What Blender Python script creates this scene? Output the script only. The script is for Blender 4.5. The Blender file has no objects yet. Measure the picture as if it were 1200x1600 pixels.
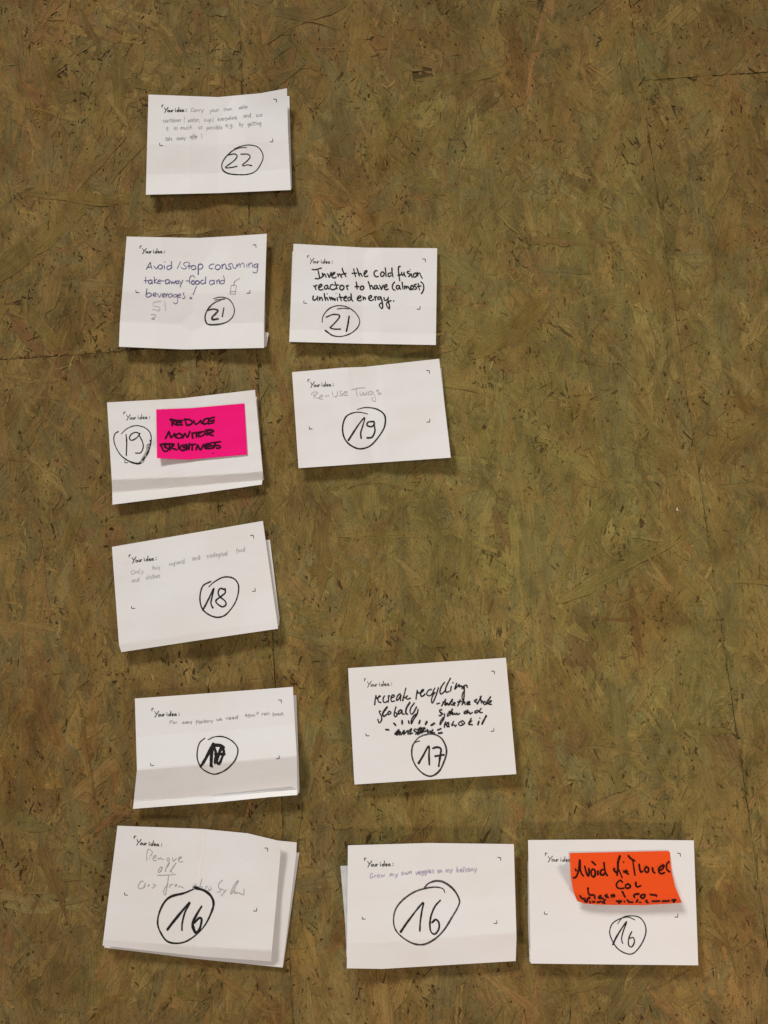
import bpy, math, random
import numpy as np
from mathutils import Vector

# ------------------------------------------------------------------ camera, world, lamps
FPX = 1244.0                 # focal length in photo pixels (photo is 1200 x 1600)
TILT = math.radians(9.5)
H = 1.085                    # the phone's height above the floor, metres
sc = bpy.context.scene
cd = bpy.data.cameras.new('camera')
cam = bpy.data.objects.new('camera', cd)
sc.collection.objects.link(cam)
cam.location = (0, 0, H)
cam.rotation_euler = (TILT, 0, 0)
cd.sensor_fit = 'VERTICAL'
cd.sensor_height = 24.0
cd.lens = 24.0 * FPX / 1600.0
cd.clip_start = 0.01
cd.clip_end = 100
sc.camera = cam
sc.render.resolution_x = 768
sc.render.resolution_y = 1024

w = bpy.data.worlds.new('World')
sc.world = w
w.use_nodes = True
bg = w.node_tree.nodes['Background']
bg.inputs[0].default_value = (1.0, 0.93, 0.84, 1)
bg.inputs[1].default_value = 0.12
sc.view_settings.view_transform = 'Standard'
sc.view_settings.look = 'None'
sc.view_settings.gamma = 1
sc.view_settings.exposure = 0.0


def area_lamp(name, loc, target, size, power, color, spread=None):
    ld = bpy.data.lights.new(name, 'AREA')
    ld.shape = 'RECTANGLE'
    ld.size, ld.size_y = size
    ld.energy = power
    ld.color = color
    if spread: ld.spread = math.radians(spread)
    o = bpy.data.objects.new(name, ld)
    sc.collection.objects.link(o)
    o.location = loc
    d = Vector(target) - Vector(loc)
    o.rotation_euler = d.to_track_quat('-Z', 'Y').to_euler()
    return o


# ceiling lamps of the hall: a row ahead (high in the picture), one behind the photographer; the overhead fill is added
area_lamp('ceiling_lamp_ahead', (-2.7, 5.4, 3.3), (0.26, -0.05, 0), (2.0, 0.9), 21.5, (1.0, 0.975, 0.94), 38)
area_lamp('ceiling_lamp_behind', (1.35, -2.05, 1.0), (0.25, 0.1, 0), (0.5, 0.16), 36, (1.0, 0.84, 0.74))
area_lamp('added_overhead_fill', (0.2, 0.05, 1.9), (0.2, 0.05, 0), (0.7, 0.7), 6.6, (1.0, 0.94, 0.87))  # added low fill, unseen: brightens the middle so the floor dims outwards

# ------------------------------------------------------------------ helpers
RNG = np.random.default_rng(11)
random.seed(5)
ct, st_ = math.cos(TILT), math.sin(TILT)


def unproj(p, z):
    """photo pixels (N,2) -> points of the place at height z (N,) above the floor."""
    p = np.asarray(p, float)
    z = np.broadcast_to(np.asarray(z, float), p.shape[:1])
    dx = (p[:, 0] - 600) / FPX
    dy = -(p[:, 1] - 800) / FPX
    dz = -np.ones_like(dx)
    wy = dy * ct - dz * st_
    wz = dy * st_ + dz * ct
    k = (H - z) / (-wz)
    return np.stack([dx * k, wy * k, z], 1)


def tag(o, label=None, cat=None, group=None, kind=None):
    if label: o['label'] = label
    if cat: o['category'] = cat
    if group: o['group'] = group
    if kind: o['kind'] = kind
    return o


def empty(name, loc):
    o = bpy.data.objects.new(name, None)
    o.empty_display_size = 0.03
    o.location = loc
    sc.collection.objects.link(o)
    return o


def mesh_obj(name, verts, faces, mat, parent=None, smooth=False):
    me = bpy.data.meshes.new(name)
    me.from_pydata([tuple(v) for v in verts], [], faces)
    me.materials.append(mat)
    if smooth:
        me.polygons.foreach_set('use_smooth', [True] * len(me.polygons))
    me.update()
    o = bpy.data.objects.new(name, me)
    sc.collection.objects.link(o)
    if parent:
        o.parent = parent
        o.matrix_parent_inverse.identity()
        # parents are plain translations: keep the mesh where it was built
        off = parent_loc(parent)
        me.transform(__import__('mathutils').Matrix.Translation(-off))
    return o


def parent_loc(o):
    v = Vector((0, 0, 0))
    while o:
        v += o.location
        o = o.parent
    return v


# ------------------------------------------------------------------ materials
def new_mat(name):
    m = bpy.data.materials.new(name)
    m.use_nodes = True
    nt = m.node_tree
    b = nt.nodes['Principled BSDF']
    return m, nt, b


def node(nt, typ, **kw):
    n = nt.nodes.new(typ)
    for k, v in kw.items():
        setattr(n, k, v)
    return n


def mixcol(nt, fac, a, b, mode='MIX'):
    n = node(nt, 'ShaderNodeMix', data_type='RGBA', blend_type=mode)
    for sock, v in ((n.inputs[0], fac), (n.inputs[6], a), (n.inputs[7], b)):
        if hasattr(v, 'is_linked') or hasattr(v, 'links'):
            nt.links.new(v, sock)
        else:
            sock.default_value = v
    return n.outputs[2]


def ramp(nt, src, stops):
    n = node(nt, 'ShaderNodeValToRGB')
    nt.links.new(src, n.inputs[0])
    e = n.color_ramp.elements
    while len(e) < len(stops): e.new(0.5)
    for q, (p, c) in zip(e, stops):
        q.position = p
        q.color = (c, c, c, 1) if isinstance(c, (int, float)) else (*c, 1)
    return n.outputs[0]


def noise(nt, vec, scale, detail=3, rough=0.55, dist=0.0):
    n = node(nt, 'ShaderNodeTexNoise')
    n.inputs['Scale'].default_value = scale
    n.inputs['Detail'].default_value = detail
    n.inputs['Roughness'].default_value = rough
    n.inputs['Distortion'].default_value = dist
    if vec is not None: nt.links.new(vec, n.inputs['Vector'])
    return n.outputs[0]


def mapping(nt, vec, scale=(1, 1, 1), loc=(0, 0, 0), rot=(0, 0, 0)):
    n = node(nt, 'ShaderNodeMapping')
    n.inputs['Scale'].default_value = scale
    n.inputs['Location'].default_value = loc
    n.inputs['Rotation'].default_value = rot
    nt.links.new(vec, n.inputs['Vector'])
    return n.outputs[0]


def strand_material():
    m, nt, b = new_mat('worn_osb_strands')
    col = node(nt, 'ShaderNodeAttribute', attribute_name='tone').outputs['Color']
    gv = node(nt, 'ShaderNodeAttribute', attribute_name='grain').outputs['Vector']
    pos = node(nt, 'ShaderNodeNewGeometry').outputs['Position']
    # fibres run along the strand
    g1 = noise(nt, mapping(nt, gv, (9, 380, 1)), 1.0, 3, 0.65)
    g2 = noise(nt, mapping(nt, gv, (60, 1500, 1)), 1.0, 2, 0.6)
    c = mixcol(nt, 1.0, col, ramp(nt, g1, [(0.25, 0.68), (0.5, 0.98), (0.78, 1.26)]), 'MULTIPLY')
    c = mixcol(nt, 1.0, c, ramp(nt, g2, [(0.28, 0.74), (0.55, 1.0), (0.75, 1.17)]), 'MULTIPLY')
    # dark checks between fibres
    g3 = noise(nt, mapping(nt, gv, (26, 700, 3)), 1.0, 2, 0.5)
    c = mixcol(nt, 1.0, c, ramp(nt, g3, [(0.22, 0.6), (0.32, 1.0)]), 'MULTIPLY')
    # grey green trodden-in dirt in the middle, browner and darker towards the edges, redder tracks
    # a film of trodden-in dirt evens the flakes out
    c = mixcol(nt, 0.20, c, (0.225, 0.172, 0.058, 1))
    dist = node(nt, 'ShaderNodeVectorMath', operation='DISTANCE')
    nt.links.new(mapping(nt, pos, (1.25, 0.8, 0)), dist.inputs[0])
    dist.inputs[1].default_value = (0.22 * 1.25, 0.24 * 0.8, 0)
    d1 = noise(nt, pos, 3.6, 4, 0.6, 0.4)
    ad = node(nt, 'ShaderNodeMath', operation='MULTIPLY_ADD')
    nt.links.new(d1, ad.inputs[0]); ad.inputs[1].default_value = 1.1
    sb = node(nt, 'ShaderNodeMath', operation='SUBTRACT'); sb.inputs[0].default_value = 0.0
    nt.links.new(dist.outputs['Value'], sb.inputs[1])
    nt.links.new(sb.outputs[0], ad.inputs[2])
    mid_tint = ramp(nt, ad.outputs[0], [(0.0, 0.0), (0.16, 0.25), (0.52, 0.60)])
    c = mixcol(nt, mid_tint, mixcol(nt, 1.0, c, (0.82, 0.69, 0.74, 1), 'MULTIPLY'), mixcol(nt, 0.35, mixcol(nt, 1.0, c, (0.97, 1.04, 0.98, 1), 'MULTIPLY'), (0.200, 0.160, 0.050, 1)))
    d2 = noise(nt, mapping(nt, pos, (1, 0.6, 1), (4.3, 1.7, 0)), 7.0, 4, 0.65, 0.5)
    c = mixcol(nt, ramp(nt, d2, [(0.50, 0.0), (0.66, 0.85)]), c, mixcol(nt, 1.0, c, (0.98, 0.83, 0.76, 1), 'MULTIPLY'))
    d6 = noise(nt, mapping(nt, pos, (1, 0.5, 1), (1.3, 8.7, 0), (0, 0, .3)), 11.0, 4, 0.65, 0.8)
    c = mixcol(nt, 1.0, c, ramp(nt, d6, [(0.32, 0.78), (0.5, 1.0), (0.68, 1.17)]), 'MULTIPLY')
    d4 = noise(nt, mapping(nt, pos, (1, 0.6, 1)), 34, 5, 0.7, 0.6)
    c = mixcol(nt, 1.0, c, ramp(nt, d4, [(0.3, 0.72), (0.5, 1.0), (0.72, 1.18)]), 'MULTIPLY')
    # fine grime specks and scratches
    d3 = noise(nt, mapping(nt, pos, (1, 0.45, 1), (0, 0, 0), (0, 0, 0.2)), 330, 3, 0.7)
    c = mixcol(nt, ramp(nt, d3, [(0.60, 0.0), (0.72, 0.75)]), c, (0.030, 0.022, 0.010, 1))
    d5 = noise(nt, mapping(nt, pos, (1, 0.5, 1), (3, 2, 0), (0, 0, -0.5)), 900, 2, 0.6)
    c = mixcol(nt, 1.0, c, ramp(nt, d5, [(0.3, 0.78), (0.5, 1.0), (0.72, 1.2)]), 'MULTIPLY')
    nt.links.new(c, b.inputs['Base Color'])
    b.inputs['Roughness'].default_value = 0.85
    b.inputs['Specular IOR Level'].default_value = 0.04
    bp = node(nt, 'ShaderNodeBump')
    bp.inputs['Strength'].default_value = 0.5
    bp.inputs['Distance'].default_value = 0.0006
    nt.links.new(g1, bp.inputs['Height'])
    nt.links.new(bp.outputs[0], b.inputs['Normal'])
    return m


def plain_mat(name, color, rough=0.6, spec=0.3, var=0.12, scale=60):
    m, nt, b = new_mat(name)
    pos = node(nt, 'ShaderNodeNewGeometry').outputs['Position']
    n = noise(nt, pos, scale, 3, 0.6)
    c = mixcol(nt, 1.0, (*color, 1), ramp(nt, n, [(0.3, 1 - var), (0.7, 1 + var)]), 'MULTIPLY')
    nt.links.new(c, b.inputs['Base Color'])
    b.inputs['Roughness'].default_value = rough
    b.inputs['Specular IOR Level'].default_value = spec
    return m


def paper_mat(name, color, wear=0.04, bump=0.25):
    m, nt, b = new_mat(name)
    pos = node(nt, 'ShaderNodeNewGeometry').outputs['Position']
    n = noise(nt, pos, 9, 3, 0.6)
    c = mixcol(nt, ramp(nt, n, [(0.35, 0.0), (0.7, 1.0)]), (*color, 1),
               (color[0] * (1 - wear * .6), color[1] * (1 - wear), color[2] * (1 - wear * 1.8), 1))
    n2 = noise(nt, pos, 1400, 2, 0.6)
    c = mixcol(nt, 1.0, c, ramp(nt, n2, [(0.3, 0.965), (0.7, 1.02)]), 'MULTIPLY')
    nt.links.new(c, b.inputs['Base Color'])
    b.inputs['Roughness'].default_value = 0.8
    b.inputs['Specular IOR Level'].default_value = 0.15
    n3 = noise(nt, pos, 34, 4, 0.55)
    bp = node(nt, 'ShaderNodeBump')
    bp.inputs['Strength'].default_value = bump
    bp.inputs['Distance'].default_value = 0.0030
    nt.links.new(n3, bp.inputs['Height'])
    nt.links.new(bp.outputs[0], b.inputs['Normal'])
    return m


def ink_mat(name, color, dry=0.0, dry_col=(0.3, 0.28, 0.26)):
    """marker / pencil on paper; dry = how far the streaks let the paper through."""
    m, nt, b = new_mat(name)
    pos = node(nt, 'ShaderNodeNewGeometry').outputs['Position']
    n = noise(nt, pos, 700, 2, 0.7)
    n2 = noise(nt, pos, 45, 2, 0.5)
    f = node(nt, 'ShaderNodeMath', operation='MULTIPLY')
    nt.links.new(ramp(nt, n, [(0.45, 0.0), (0.68, 1.0)]), f.inputs[0])
    nt.links.new(ramp(nt, n2, [(0.35, dry * 0.25), (0.65, dry)]), f.inputs[1])
    c = mixcol(nt, f.outputs[0], (*color, 1), (*dry_col, 1))
    nt.links.new(c, b.inputs['Base Color'])
    b.inputs['Roughness'].default_value = 0.8
    b.inputs['Specular IOR Level'].default_value = 0.1
    return m


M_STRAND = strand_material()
M_CORE = plain_mat('osb_core', (0.085, 0.055, 0.020), 0.9, 0.1)
M_SUB = plain_mat('dusty_subfloor', (0.010, 0.007, 0.004), 0.9, 0.1)
M_PAPER = paper_mat('white_copy_paper', (0.79, 0.775, 0.775))
M_PAPER2 = paper_mat('white_copy_paper_back', (0.75, 0.735, 0.73))
M_PINK = paper_mat('neon_pink_note_paper', (0.90, 0.004, 0.195), 0.02, 0.12)
M_ORANGE = paper_mat('orange_note_paper', (0.84, 0.082, 0.010), 0.02, 0.12)
M_PRINT = ink_mat('black_print', (0.035, 0.033, 0.032))
M_MARK = ink_mat('black_marker', (0.016, 0.014, 0.013), 0.18, (0.12, 0.11, 0.10))
M_MARKDRY = ink_mat('half_dry_black_marker', (0.022, 0.020, 0.018), 0.75, (0.26, 0.24, 0.22))
M_SMUDGE = ink_mat('grey_marker_smear', (0.30, 0.28, 0.26), 0.8, (0.62, 0.59, 0.56))
M_PENCIL = ink_mat('grey_pencil', (0.40, 0.39, 0.395), 0.5, (0.55, 0.53, 0.51))
M_PENCIL2 = ink_mat('dark_pencil', (0.31, 0.305, 0.335), 0.5, (0.42, 0.40, 0.38))
M_BLUE = ink_mat('violet_blue_pen', (0.10, 0.075, 0.24), 0.6, (0.34, 0.30, 0.42))
M_LILAC = ink_mat('faint_violet_pen', (0.40, 0.36, 0.50), 0.5, (0.52, 0.48, 0.55))
M_GHOST = ink_mat('show_through_print', (0.735, 0.72, 0.70), 0.5, (0.78, 0.765, 0.745))
M_GHOST2 = ink_mat('rubbed_out_grey', (0.56, 0.545, 0.54), 0.8, (0.70, 0.69, 0.68))
M_PINKINK = ink_mat('black_marker_on_pink', (0.030, 0.004, 0.012), 0.15, (0.12, 0.01, 0.03))
M_ORINK = ink_mat('black_marker_on_orange', (0.028, 0.006, 0.003), 0.15, (0.10, 0.015, 0.006))

# ------------------------------------------------------------------ the floor: OSB boards
floor = empty('floor', (0, 0, 0))
tag(floor, 'worn olive brown oriented strand board floor under the paper cards', None, None, 'structure')

# board frame: seams as traced on the photograph, laid on the floor plane
sl = unproj([(370, 0), (461, 1600)], 0)
sr = unproj([(985, 0), (1172, 1300)], 0)
d1 = (sl[0] - sl[1])[:2]; d2 = (sr[0] - sr[1])[:2]
d1 /= np.linalg.norm(d1); d2 /= np.linalg.norm(d2)
vd = d1 + d2; vd /= np.linalg.norm(vd)           # along the seams, away from the camera
ud = np.array([vd[1], -vd[0]])                   # across


def to_uv(p): return np.stack([p[..., 0] * ud[0] + p[..., 1] * ud[1], p[..., 0] * vd[0] + p[..., 1] * vd[1]], -1)


def from_uv(q): return np.stack([q[..., 0] * ud[0] + q[..., 1] * vd[0], q[..., 0] * ud[1] + q[..., 1] * vd[1]], -1)


uL = to_uv(sl[:, :2])[:, 0].mean()
uR = to_uv(sr[:, :2])[:, 0].mean()
vJ1 = to_uv(unproj([(60, 558)], 0)[:, :2])[0, 1]
vJ2 = to_uv(unproj([(1100, 119)], 0)[:, :2])[0, 1]
U0, U1, V0, V1 = -1.05, 1.05, -0.95, 1.35
G = 0.00020
panels = [(U0, uL - G, V0, vJ1 - G), (U0, uL - G, vJ1 + G, V1), (uL + G, uR - G, V0, V1),
          (uR + G, U1, V0, vJ2 - G), (uR + G, U1, vJ2 + G, V1)]

a, b_, c_, d_ = from_uv(np.array([(U0 - .02, V0 - .02), (U1 + .02, V0 - .02), (U1 + .02, V1 + .02), (U0 - .02, V1 + .02)]))
mesh_obj('subfloor', [(*a, -.0165), (*b_, -.0165), (*c_, -.0165), (*d_, -.0165)], [(0, 1, 2, 3)], M_SUB, floor)

NU, NV = 9, 4


def strand_verts(C, L, W, ang, z0, rng, ragged=1.0, zn=0.00018):
    """vectorised: N ragged flakes as NU x NV grids; returns verts (N,NU*NV,3) and grain coords"""
    N = len(L)
    u = np.linspace(-1, 1, NU)[None, :, None]
    v = np.linspace(-1, 1, NV)[None, None, :]
    endj = rng.normal(0, 1, (N, 2, NV)) * (W[:, None, None] * 0.42 * ragged + L[:, None, None] * .03)
    endj = np.clip(endj, -.22 * L[:, None, None], .22 * L[:, None, None])
    taper = np.clip((1 - np.abs(u)) * rng.uniform(2.5, 9, (N, 1, 1)) + rng.uniform(0.25, 0.95, (N, 1, 1)), 0, 1)
    bend = rng.normal(0, 0.035, (N, 1, 1)) * L[:, None, None]
    wob = rng.normal(0, 0.07, (N, NU, 1)) * W[:, None, None]
    X = u * L[:, None, None] / 2 + np.where(u < 0, endj[:, 0][:, None, :], endj[:, 1][:, None, :]) * np.abs(u) ** 3
    edge = 1 + rng.normal(0, 0.10, (N, NU, NV)) * ragged
    Y = v * W[:, None, None] / 2 * taper * edge + bend * u ** 2 + wob
    tu = rng.normal(0, 0.00030, (N, 1, 1)); tv = rng.normal(0, 0.00022, (N, 1, 1))
    Z = z0[:, None, None] + tu * u + tv * v + rng.normal(0, zn, (N, NU, NV))
    ca, sa = np.cos(ang)[:, None, None], np.sin(ang)[:, None, None]
    PX = C[:, 0][:, None, None] + X * ca - Y * sa
    PY = C[:, 1][:, None, None] + X * sa + Y * ca
    P = np.stack([PX, PY, Z + 0 * PX], -1).reshape(N, NU * NV, 3)
    off = rng.uniform(0, 60, (N, 1, 1))
    GR = np.stack([X + off, Y + off * .37 + 0 * X, np.zeros_like(X) + off], -1).reshape(N, NU * NV, 3)
    return P, GR


fq = []
for i in range(NU - 1):
    for j in range(NV - 1):
        k = i * NV + j
        fq.append((k, k + NV, k + NV + 1, k + 1))
FQ = np.array(fq)


def strand_mesh(name, P, GR, TONE):
    N = len(P)
    nv = P.shape[1]
    me = bpy.data.meshes.new(name)
    verts = P.reshape(-1, 3)
    faces = (FQ[None] + (np.arange(N) * nv)[:, None, None]).reshape(-1, 4)
    q0, q1, q2, q3 = (verts[faces[:, i], :2] for i in range(4))      # quads folded over by the ragged ends face up too
    e1, e2 = q2 - q0, q3 - q1
    flip = e1[:, 0] * e2[:, 1] - e1[:, 1] * e2[:, 0] < 0
    faces[flip] = faces[flip][:, ::-1]
    q0, q1, q2, q3 = (verts[faces[:, i], :2] for i in range(4))
    cr = lambda a_, b_: a_[:, 0] * b_[:, 1] - a_[:, 1] * b_[:, 0]
    s4 = np.stack([cr(q1 - q0, q2 - q1), cr(q2 - q1, q3 - q2), cr(q3 - q2, q0 - q3), cr(q0 - q3, q1 - q0)])
    faces = faces[(s4 > -1e-12).all(0)]                              # drop crumpled quads
    me.vertices.add(len(verts)); me.vertices.foreach_set('co', verts.ravel().astype(np.float32))
    me.loops.add(faces.size); me.loops.foreach_set('vertex_index', faces.ravel().astype(np.int32))
    me.polygons.add(len(faces))
    me.polygons.foreach_set('loop_start', (np.arange(len(faces)) * 4).astype(np.int32))
    me.polygons.foreach_set('loop_total', np.full(len(faces), 4, np.int32))
    me.update(calc_edges=True)
    at = me.attributes.new('tone', 'FLOAT_COLOR', 'POINT')
    t4 = np.ones((N, nv, 4), np.float32); t4[:, :, :3] = TONE[:, None, :]
    at.data.foreach_set('color', t4.ravel())
    ag = me.attributes.new('grain', 'FLOAT_VECTOR', 'POINT')
    ag.data.foreach_set('vector', GR.ravel().astype(np.float32))
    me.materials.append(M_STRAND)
    return me


PAL = np.array([(.190, .134, .036), (.216, .156, .045), (.170, .122, .034), (.164, .132, .043),
                (.190, .120, .035), (.152, .124, .041), (.202, .138, .036), (.144, .104, .032), (.176, .104, .035)])
PAL = PAL * np.array([1.38, 1.55, 1.70])
PW = np.array([5, 3.2, 5, 3.5, 2.4, 2.4, 2.4, 1.8, 0.9]); PW = PW / PW.sum()
TOP = 0.0


def tones(n, rng, spread=0.085):
    t = PAL[rng.choice(len(PAL), n, p=PW)]
    t = t + (PAL[0] - t) * .12
    t = t * np.exp(rng.normal(0, spread, (n, 1)))
    return t * np.exp(rng.normal(0, 0.022, (n, 3)))


def angles(n, rng):
    a_ = np.where(rng.random(n) < 0.68, rng.normal(0, 0.42, n), rng.uniform(-math.pi / 2, math.pi / 2, n))
    return a_ + math.atan2(vd[1], vd[0])


PXM = 0.00088   # metres per photo pixel on the floor
area = (U1 - U0) * (V1 - V0)
n_big = 11500
n_mid = 6500
n_fine = 15000
n_dark = 15000


def rand_centres(n, rng):
    q = np.stack([rng.uniform(U0, U1, n), rng.uniform(V0, V1, n)], 1)
    return q


sets = []
q = rand_centres(n_big, RNG)
sets.append((q, RNG.lognormal(math.log(138), .42, n_big) * PXM, RNG.lognormal(math.log(23), .42, n_big) * PXM,
             angles(n_big, RNG), TOP - .0013 + RNG.beta(2.0, 1.5, n_big) * .0009, tones(n_big, RNG), 1.0))
q = rand_centres(n_mid, RNG)
sets.append((q, RNG.lognormal(math.log(46), .4, n_mid) * PXM, RNG.lognormal(math.log(7), .45, n_mid) * PXM,
             angles(n_mid, RNG), TOP - .0015 + RNG.beta(2.0, 1.6, n_mid) * .0011, tones(n_mid, RNG, .12), 1.0))
q = rand_centres(n_fine, RNG)
tf = tones(n_fine, RNG, .16)
tf[RNG.random(n_fine) < .25] *= 1.28
sets.append((q, RNG.lognormal(math.log(20), .45, n_fine) * PXM, RNG.lognormal(math.log(1.9), .4, n_fine) * PXM,
             angles(n_fine, RNG) + RNG.normal(0, .35, n_fine), TOP - .0014 + RNG.beta(2.4, 1.6, n_fine) * .0013, tf, 1.0))
# dark resin pits and bark slivers, gathered in clusters
ncl = 1100
cc = rand_centres(ncl, RNG)
ci = RNG.integers(0, ncl, n_dark)
q = cc[ci] + RNG.normal(0, 1, (n_dark, 2)) * np.array([9, 15]) * PXM
lone = RNG.random(n_dark) < .35
q[lone] = rand_centres(n_dark, RNG)[lone]
td = np.tile(np.array([[.038, .024, .010]]), (n_dark, 1)) * np.exp(RNG.normal(0, .35, (n_dark, 1)))
sets.append((q, RNG.lognormal(math.log(5.0), .55, n_dark) * PXM, RNG.lognormal(math.log(1.7), .4, n_dark) * PXM,
             angles(n_dark, RNG) + RNG.normal(0, .3, n_dark), TOP - .0007 + RNG.random(n_dark) * .0007, td, 1.3))

# strands one can pick out in the photograph: x0,y0,x1,y1,width (photo pixels on the floor), tone
LT, GR_, BR, RB, DK, OL = (.235, .170, .060), (.158, .130, .058), (.150, .098, .038), (.165, .090, .042), (.040, .028, .014), (.192, .148, .050)
LAND = [(833, 742, 838, 925, 40, GR_), (946, 780, 880, 905, 24, OL), (545, 838, 668, 833, 10, LT), (505, 752, 500, 905, 24, BR),
        (522, 150, 524, 235, 28, GR_), (0, 425, 125, 322, 42, OL), (187, 78, 187, 195, 22, OL), (18, 500, 72, 556, 22, RB),
        (48, 490, 96, 552, 26, OL), (843, 374, 900, 381, 12, RB), (808, 375, 862, 378, 14, BR), (600, 235, 725, 330, 18, OL),
        (915, 968, 1012, 969, 5, RB), (985, 915, 1000, 1030, 10, RB), (518, 140, 532, 116, 6, DK), (855, 500, 892, 524, 6, DK),
        (745, 560, 860, 470, 30, OL), (760, 250, 772, 340, 26, GR_), (640, 130, 615, 215, 14, OL), (990, 170, 970, 110, 20, GR_),
        (1020, 860, 1095, 930, 14, OL), (1118, 905, 1200, 908, 9, LT), (700, 830, 770, 860, 10, LT), (735, 830, 715, 960, 16, OL),
        (775, 800, 790, 850, 18, RB), (150, 1090, 165, 1060, 8, LT), (50, 300, 200, 318, 22, OL), (330, 20, 372, 78, 20, OL),
        (100, 200, 103, 290, 8, BR), (240, 40, 280, 100, 18, OL), (600, 960, 690, 1010, 16, OL), (410, 1010, 425, 1060, 26, OL),
        (1150, 240, 1100, 340, 26, LT), (1020, 360, 1035, 500, 18, OL), (905, 330, 960, 400, 22, BR), (930, 1130, 1010, 1210, 14, OL),
        (1040, 1130, 1140, 1150, 12, OL), (745, 1110, 850, 1140, 16, LT), (960, 1060, 975, 1190, 26, GR_), (880, 1060, 935, 1150, 18, OL),
        (1008, 1150, 1050, 1225, 10, OL), (560, 905, 540, 1010, 18, OL), (30, 795, 60, 880, 24, GR_), (120, 800, 100, 870, 22, OL),
        (150, 870, 235, 845, 14, LT), (60, 1310, 95, 1420, 18, BR), (250, 1540, 330, 1560, 18, OL), (620, 1540, 660, 1590, 14, OL),
        (870, 1550, 960, 1530, 16, OL), (1110, 1380, 1130, 1500, 22, BR), (20, 1150, 60, 1230, 20, OL), (505, 1150, 490, 1230, 20, BR),
        (725, 640, 770, 720, 20, OL), (920, 640, 945, 740, 18, OL), (1130, 560, 1170, 640, 18, BR), (800, 30, 815, 130, 24, BR),
        (460, 60, 500, 110, 16, OL), (60, 70, 95, 160, 22, OL), (120, 15, 150, 70, 18, BR), (560, 60, 580, 120, 20, OL)]
ld = np.array([r[:5] for r in LAND], float)
p0 = unproj(ld[:, 0:2], 0)[:, :2]; p1 = unproj(ld[:, 2:4], 0)[:, :2]
dd = p1 - p0
LC = (p0 + p1) / 2
LL = np.linalg.norm(dd, axis=1)
LA = np.arctan2(dd[:, 1], dd[:, 0])
LZ = np.full(len(LL), TOP - .00025) + RNG.random(len(LL)) * .0002
LTN = np.array([r[5] for r in LAND]) * np.array([1.18, 1.28, 1.0])
LTN = LTN + (PAL[0] - LTN) * .1

# generic strands -> arrays
allP, allG, allT, allQ, allA = [], [], [], [], []
for (q, L, W, A, Z, T, rg) in sets:
    C = from_uv(q)
    P, GRN = strand_verts(C, L, W, A, Z, RNG, rg)
    allP.append(P); allG.append(GRN); allT.append(T); allQ.append(q); allA.append(L * W * (Z + .003))
P, GRN = strand_verts(LC, LL, ld[:, 4] * PXM, LA, LZ, RNG, .8, .00012)
land = (P, GRN, LTN, to_uv(LC))


def panel_of(q):
    r = np.full(len(q), -1)
    for i, (a0, a1, b0, b1) in enumerate(panels):
        r[(q[:, 0] >= a0) & (q[:, 0] <= a1) & (q[:, 1] >= b0) & (q[:, 1] <= b1)] = i
    return r


def clip_to(P, pan):
    a0, a1, b0, b1 = panels[pan]
    uv = to_uv(P[..., :2])
    jr = np.random.default_rng(int(abs(P[0, 0, 0]) * 1e6) % 99991)
    N = P.shape[0]
    j = jr.normal(0, .00030, (4, N, 1))
    uv[..., 0] = np.clip(uv[..., 0], a0 + j[0], a1 + j[1]); uv[..., 1] = np.clip(uv[..., 1], b0 + j[2], b1 + j[3])
    out = P.copy(); out[..., :2] = from_uv(uv)
    return out


# which strands are parts: the landmark ones and the largest of the top layer in view
big_P, big_G, big_T, big_Q = allP[0], allG[0], allT[0], allQ[0]
xy = from_uv(big_Q)
inview = (np.abs(xy[:, 0]) < .50) & (xy[:, 1] > -.44) & (xy[:, 1] < .86)
zc = big_P[:, :, 2].mean(1)
score = np.where(inview & (zc > TOP - .00080), allA[0], 0)
n_parts = 300 - len(LAND)
idx = np.argsort(-score)[:n_parts]
part_mask = np.zeros(len(big_P), bool); part_mask[idx] = True

panel_objs = []
for i, (a0, a1, b0, b1) in enumerate(panels):
    cs = from_uv(np.array([(a0, b0), (a1, b0), (a1, b1), (a0, b1)]))
    zt, zb = TOP - .0014, -.016
    vs = [(*c, zt) for c in cs] + [(*c, zb) for c in cs]
    po = mesh_obj('osb_board', vs, [(0, 1, 2, 3), (0, 4, 5, 1), (1, 5, 6, 2), (2, 6, 7, 3), (3, 7, 4, 0)], M_CORE, floor)
    panel_objs.append(po)
    SP, SG, ST = [], [], []
    for k in range(len(sets)):
        sel = panel_of(allQ[k]) == i
        if k == 0: sel &= ~part_mask
        SP.append(clip_to(allP[k][sel], i)); SG.append(allG[k][sel]); ST.append(allT[k][sel])
    me = strand_mesh('strand_layer', np.concatenate(SP), np.concatenate(SG), np.concatenate(ST))
    o = bpy.data.objects.new('strand_layer', me)
    sc.collection.objects.link(o); o.parent = po
    tag(o, kind='stuff')


def strand_part(P, GRN, T, q):
    pi = int(panel_of(q[None])[0])
    if pi < 0: return
    P = clip_to(P[None], pi)
    org = P[0].mean(0)
    me = strand_mesh('strand', P - org, GRN[None], T[None])
    o = bpy.data.objects.new('strand', me)
    o.location = org
    sc.collection.objects.link(o); o.parent = panel_objs[pi]


for k in idx: strand_part(big_P[k], big_G[k], big_T[k], big_Q[k])
for k in range(len(LL)): strand_part(land[0][k], land[1][k], land[2][k], land[3][k])


# ------------------------------------------------------------------ paper sheets
def polyline(pts, t):
    pts = np.asarray(pts, float)
    seg = np.r_[0, np.cumsum(np.linalg.norm(np.diff(pts, axis=0), axis=1))]
    seg /= seg[-1]
    return np.stack([np.interp(t, seg, pts[:, 0]), np.interp(t, seg, pts[:, 1])], -1)


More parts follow.
